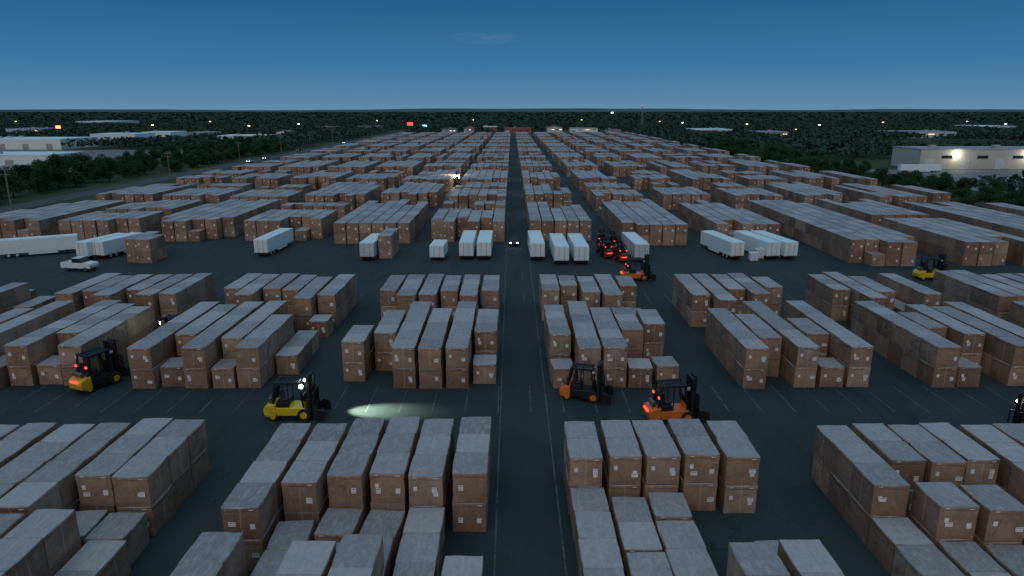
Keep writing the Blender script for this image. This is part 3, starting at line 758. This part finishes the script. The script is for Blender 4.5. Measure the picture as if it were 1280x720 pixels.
def sign(px, ybase, ytop, w, hgt, m, label):
    X, Y = P(px, ybase); v = ytop-360; h = max(5, H - Y*(F*SP+v*CP)/(F*CP-v*SP))
    root = empty('lit_sign', (X, Y, -.12))
    for s in (-1, 1):
        b = MB(); b.tube((s*w*.3,0,0), (s*w*.3,0,h-hgt), .2); b.build('post', M['poleSteel'], root)
    b = MB(); b.box(-w/2, w/2, -.3, .3, h-hgt, h); f = b.build('frame', M['black'], root)
    b = MB(); b.box(-w/2+.25, w/2-.25, -.34, -.305, h-hgt+.25, h-.25); b.build('lit_panel', M[m], root)
    tag(root, label, 'sign')
sign(75, 172, 156.5, 5, 3, 'signamber', 'glowing amber sign above the white warehouses at far left')
sign(513, 165, 152.5, 7, 4, 'signred', 'glowing red sign left of the lot top end')
sign(531, 164, 155.5, 6, 3, 'signblue', 'blue-white lit sign just right of the red sign')
X, Y = P(802, 160); root = empty('radio_mast', (X, Y, -.12)); b = MB()
for i in range(3):
    a, = [2*math.pi*i/3]; b.tube((2*math.cos(a), 2*math.sin(a), 0), (.5*math.cos(a), .5*math.sin(a), 30), .18, n=6)
    a2 = 2*math.pi*(i+1)/3
    for z in range(0, 29, 3):
        r0 = 2-1.5*z/30; r1 = 2-1.5*(z+3)/30
        b.tube((r0*math.cos(a), r0*math.sin(a), z), (r1*math.cos(a2), r1*math.sin(a2), z+3), .08, n=4)
b.build('lattice', M['poleSteel'], root); b = MB(); b.tube((0,0,30), (0,0,31), .3, n=8); b.build('beacon', M['litred'], root)
tag(root, 'thin lattice mast on the skyline right of the lot top end', 'mast')

# ---------------------------------------------------------------- trees
def crown_mesh(seed, h, w, nleaf, size, mat_):
    rg = np.random.default_rng(seed)
    nc = 11; cl = []
    for i in range(nc):
        a = rg.uniform(0, 2*math.pi); rr = w*.5*math.sqrt(rg.uniform(0, 1))*.72; zz = rg.uniform(.22, .86)*h
        rr *= 1.15 - abs(zz/h-.5)
        cl.append((rr*math.cos(a), rr*math.sin(a), zz, rg.uniform(.16, .27)*w))
    cl.append((0, 0, h*.82, w*.2)); cl.append((0, 0, h*.5, w*.3))
    ci = rg.integers(0, len(cl), nleaf); cl = np.array(cl)
    d = rg.normal(size=(nleaf, 3)); d /= np.linalg.norm(d, axis=1)[:, None]
    rad = cl[ci, 3]*rg.uniform(.45, 1.08, nleaf)
    c = cl[ci, :3] + d*rad[:, None]*np.array([1, 1, .8]); c[:, 2] = np.maximum(c[:, 2], .3)
    a = rg.normal(size=(nleaf, 3)); a /= np.linalg.norm(a, axis=1)[:, None]
    bb = np.cross(a, d + rg.normal(size=(nleaf, 3))*.4); bb /= np.linalg.norm(bb, axis=1)[:, None]
    s = size*rg.uniform(.5, 1.2, nleaf)[:, None]
    V = np.stack([c-a*s, c-bb*s*.6, c+a*s, c+bb*s*.6], 1).reshape(-1, 3)
    Fc = np.arange(nleaf*4).reshape(-1, 4)
    return bulk_mesh('crown', V, Fc, mat_)
protos = []
for s in range(5):
    h = [8, 9.5, 7, 10.5, 5.5][s]; w = [8, 8.5, 9, 9.5, 7.5][s]
    root = empty('broadleaf_tree')
    cm = crown_mesh(s+3, h, w, 3600, .28, M['leafA'] if s % 2 else M['leafB'])
    o = bpy.data.objects.new('crown', cm); col.objects.link(o); o.parent = root
    b = MB(); b.tube((0,0,0), (.1,.05,h*.45), .28, .18); b.tube((.1,.05,h*.45), (-.2,.1,h*.8), .18, .05)
    for i in range(5):
        a = i*1.3; b.tube((.05,.02,h*(.3+.06*i)), (w*.3*math.cos(a), w*.3*math.sin(a), h*(.5+.06*i)), .1, .03, n=5)
    b.build('trunk', M['bark'], root); protos.append(root)
used = set()
def place_tree(x, y, s, label, group):
    k = random.randrange(5)
    if k not in used: o = protos[k]; used.add(k)
    else: o = copy_tree(protos[k])
    o.location = (x, y, -.15); o.rotation_euler = (0, 0, random.uniform(0, 6.28)); o.scale = (s*random.uniform(.9, 1.15), s*random.uniform(.9, 1.15), s*random.uniform(.8, 1.15))
    tag(o, label, 'tree', group)
y = 118
while y < 420:
    for xr in (119.5, 124.5, 129.5):
        if random.random() < .93: place_tree(xr+random.uniform(-1.5, 2), y+random.uniform(-3, 3), random.uniform(.5, .72) if y < 330 else random.uniform(.6, 1), 'green tree in the hedge line along the right edge of the lot', 'trees along the right edge of the lot')
    y += 5.5 + y*.010
y = 118
while y < 430:
    for xr in (-140, -147, -155, -163):
        if random.random() < .95: place_tree(xr+random.uniform(-3, 3), y+random.uniform(-3, 3), random.uniform(.7, 1.0), 'green tree in the dense belt beyond the highway, left side', 'trees in the belt beyond the highway')
    y += 6.5 + y*.010

def clear(x, y):
    for (a, b_, c, d) in CLEAR:
        if a-4 < x < b_+4 and c-4 < y < d+2: return True
    return False
pts = []
y = 150.0
while y < 1300:
    step = 7.6 + y*.0075
    lim = .80*y + 100
    x = -lim
    while x < lim:
        xx = x + random.uniform(-.5, .5)*step; yy = y + random.uniform(-.5, .5)*step
        x += step
        if clear(xx, yy) or -168 < xx < 135 and yy < 435: continue
        if mnoise.noise(Vector((xx*.005, yy*.005, 1))) < -.38: continue
        if any(a-3 < xx < b_+3 and c-50 < yy < c for (a, b_, c, d) in CLEAR[NB:]): continue
        hh = 6.8 + 2.0*mnoise.noise(Vector((xx*.02, yy*.02, 9))) + random.uniform(-.8, .8)
        pts.append((xx, yy, step*.85, hh, 52, .78 + y*.0006))
    y += step*.9
y = 1300.0
while y < 7200:
    step = y*.025
    lim = .80*y + 200; x = -lim
    while x < lim:
        xx = x + random.uniform(-.45, .45)*step; yy = y + random.uniform(-.45, .45)*step; x += step
        if mnoise.noise(Vector((xx*.0015, yy*.0015, 4))) < -.55: continue
        pts.append((xx, yy, step*.85, random.uniform(7, 10), 24, y*.0026))
    y += step*.8
NL = sum(p[4] for p in pts)
cx = np.repeat(np.array([p[:4] for p in pts]), [p[4] for p in pts], axis=0); sz = np.repeat(np.array([p[5] for p in pts]), [p[4] for p in pts])
d = rng.normal(size=(NL, 3)); d /= np.linalg.norm(d, axis=1)[:, None]; d[:, 2] = np.abs(d[:, 2])*1.0 - .25*rng.random(NL)
rr = rng.uniform(.55, 1.05, NL)
C = np.stack([cx[:, 0] + d[:, 0]*cx[:, 2]*rr, cx[:, 1] + d[:, 1]*cx[:, 2]*rr, cx[:, 3]*(.38 + .6*d[:, 2]*rr)], 1)
C[:, 2] = np.maximum(C[:, 2], .3)
a = rng.normal(size=(NL, 3)); a[:, 2] *= .5; a /= np.linalg.norm(a, axis=1)[:, None]
bb = np.cross(a, d + rng.normal(size=(NL, 3))*.5); bb /= np.linalg.norm(bb, axis=1)[:, None]
s = (sz*rng.uniform(.7, 1.4, NL))[:, None]
bz = bb*s; az = a*s; 
az[:, 2] = np.clip(az[:, 2], -2, 2); bz[:, 2] = np.clip(bz[:, 2], -2, 2)
V = np.stack([C-az, C-bz, C+az, C+bz], 1).reshape(-1, 3)
me = bulk_mesh('woodland', V, np.arange(NL*4).reshape(-1, 4), M['far'])
o = bpy.data.objects.new('woodland', me); col.objects.link(o)
tag(o, 'dark far-off woodland reaching from the lot edges to the horizon', 'woodland', kind='stuff')
print('WOOD', NL)

# ---------------------------------------------------------------- sky, light, camera
w = bpy.data.worlds.new('World'); scene.world = w; w.use_nodes = True
nt = w.node_tree
for n_ in list(nt.nodes): nt.nodes.remove(n_)
out = nt.nodes.new('ShaderNodeOutputWorld'); bg = nt.nodes.new('ShaderNodeBackground'); nt.links.new(bg.outputs[0], out.inputs[0])
tc = nt.nodes.new('ShaderNodeTexCoord'); sp = nt.nodes.new('ShaderNodeSeparateXYZ'); nt.links.new(tc.outputs['Generated'], sp.inputs[0])
rp = nt.nodes.new('ShaderNodeValToRGB'); nt.links.new(sp.outputs[2], rp.inputs[0])
st = [(0, (.130, .262, .395)), (.018, (.088, .232, .395)), (.06, (.036, .172, .352)), (.14, (.010, .106, .245)), (.35, (.07, .19, .32)), (1, (.30, .44, .56))]
cr = rp.color_ramp
cr.elements[0].position = 0; cr.elements[0].color = (*st[0][1], 1); cr.elements[1].position = 1; cr.elements[1].color = (*st[-1][1], 1)
for p, c in st[1:-1]:
    e = cr.elements.new(p); e.color = (*c, 1)
back = smooth(nt, math_(nt, 'MULTIPLY', sp.outputs[1], -1.0), .2, 1.0)
low = smooth(nt, sp.outputs[2], .55, .0)
glow = math_(nt, 'MULTIPLY', back, low)
c = mixc(nt, math_(nt, 'MULTIPLY', glow, .8), rp.outputs[0], (.62, .50, .44))
dx = math_(nt, 'DIVIDE', math_(nt, 'ADD', sp.outputs[0], .036), .060); dz = math_(nt, 'DIVIDE', math_(nt, 'SUBTRACT', sp.outputs[2], .0965), .0095)
rr_ = math_(nt, 'SQRT', math_(nt, 'ADD', math_(nt, 'MULTIPLY', dx, dx), math_(nt, 'MULTIPLY', dz, dz)))
mk = math_(nt, 'MULTIPLY', smooth(nt, rr_, 1.0, .1), smooth(nt, sp.outputs[1], .5, .9))
mpn = N(nt, 'ShaderNodeMapping'); nt.links.new(tc.outputs['Generated'], mpn.inputs[0]); mpn.inputs['Scale'].default_value = (18, 18, 120)
wn = smooth(nt, noise_(nt, mpn.outputs[0], 1.0, 5, .55, .6), .32, .7)
c = mixc(nt, math_(nt, 'MULTIPLY', math_(nt, 'MULTIPLY', mk, wn), .5), c, (.17, .28, .40))
sky = nt.nodes.new('ShaderNodeTexSky'); sky.sky_type = 'NISHITA'; sky.sun_disc = False; sky.sun_elevation = R(1.0); sky.sun_rotation = R(190)
sk = N(nt, 'ShaderNodeVectorMath'); sk.operation = 'SCALE'; nt.links.new(sky.outputs[0], sk.inputs[0]); sk.inputs[3].default_value = .006
tot = mixc(nt, 1.0, c, sk.outputs[0], 'ADD')
nt.links.new(tot, bg.inputs[0]); bg.inputs[1].default_value = 1.0
sd = bpy.data.lights.new('warm_fill', 'SUN'); sd.energy = .5; sd.angle = R(40); sd.color = (1, .84, .72)  # warm fill lamp added behind the camera to brighten carton fronts and tops
so = bpy.data.objects.new('warm_fill', sd); col.objects.link(so)
so.rotation_euler = Vector((.20, .74, -.60)).to_track_quat('-Z', 'Y').to_euler()
cam = bpy.data.cameras.new('camera'); co = bpy.data.objects.new('camera', cam); col.objects.link(co)
co.location = (0, 0, H); co.rotation_euler = (R(90)-PITCH, 0, 0); cam.sensor_width = 36; cam.lens = 36*F/1280; cam.clip_end = 30000; cam.clip_start = .5
scene.camera = co
scene.view_settings.view_transform = 'Standard'; scene.view_settings.look = 'None'; scene.view_settings.exposure = 0
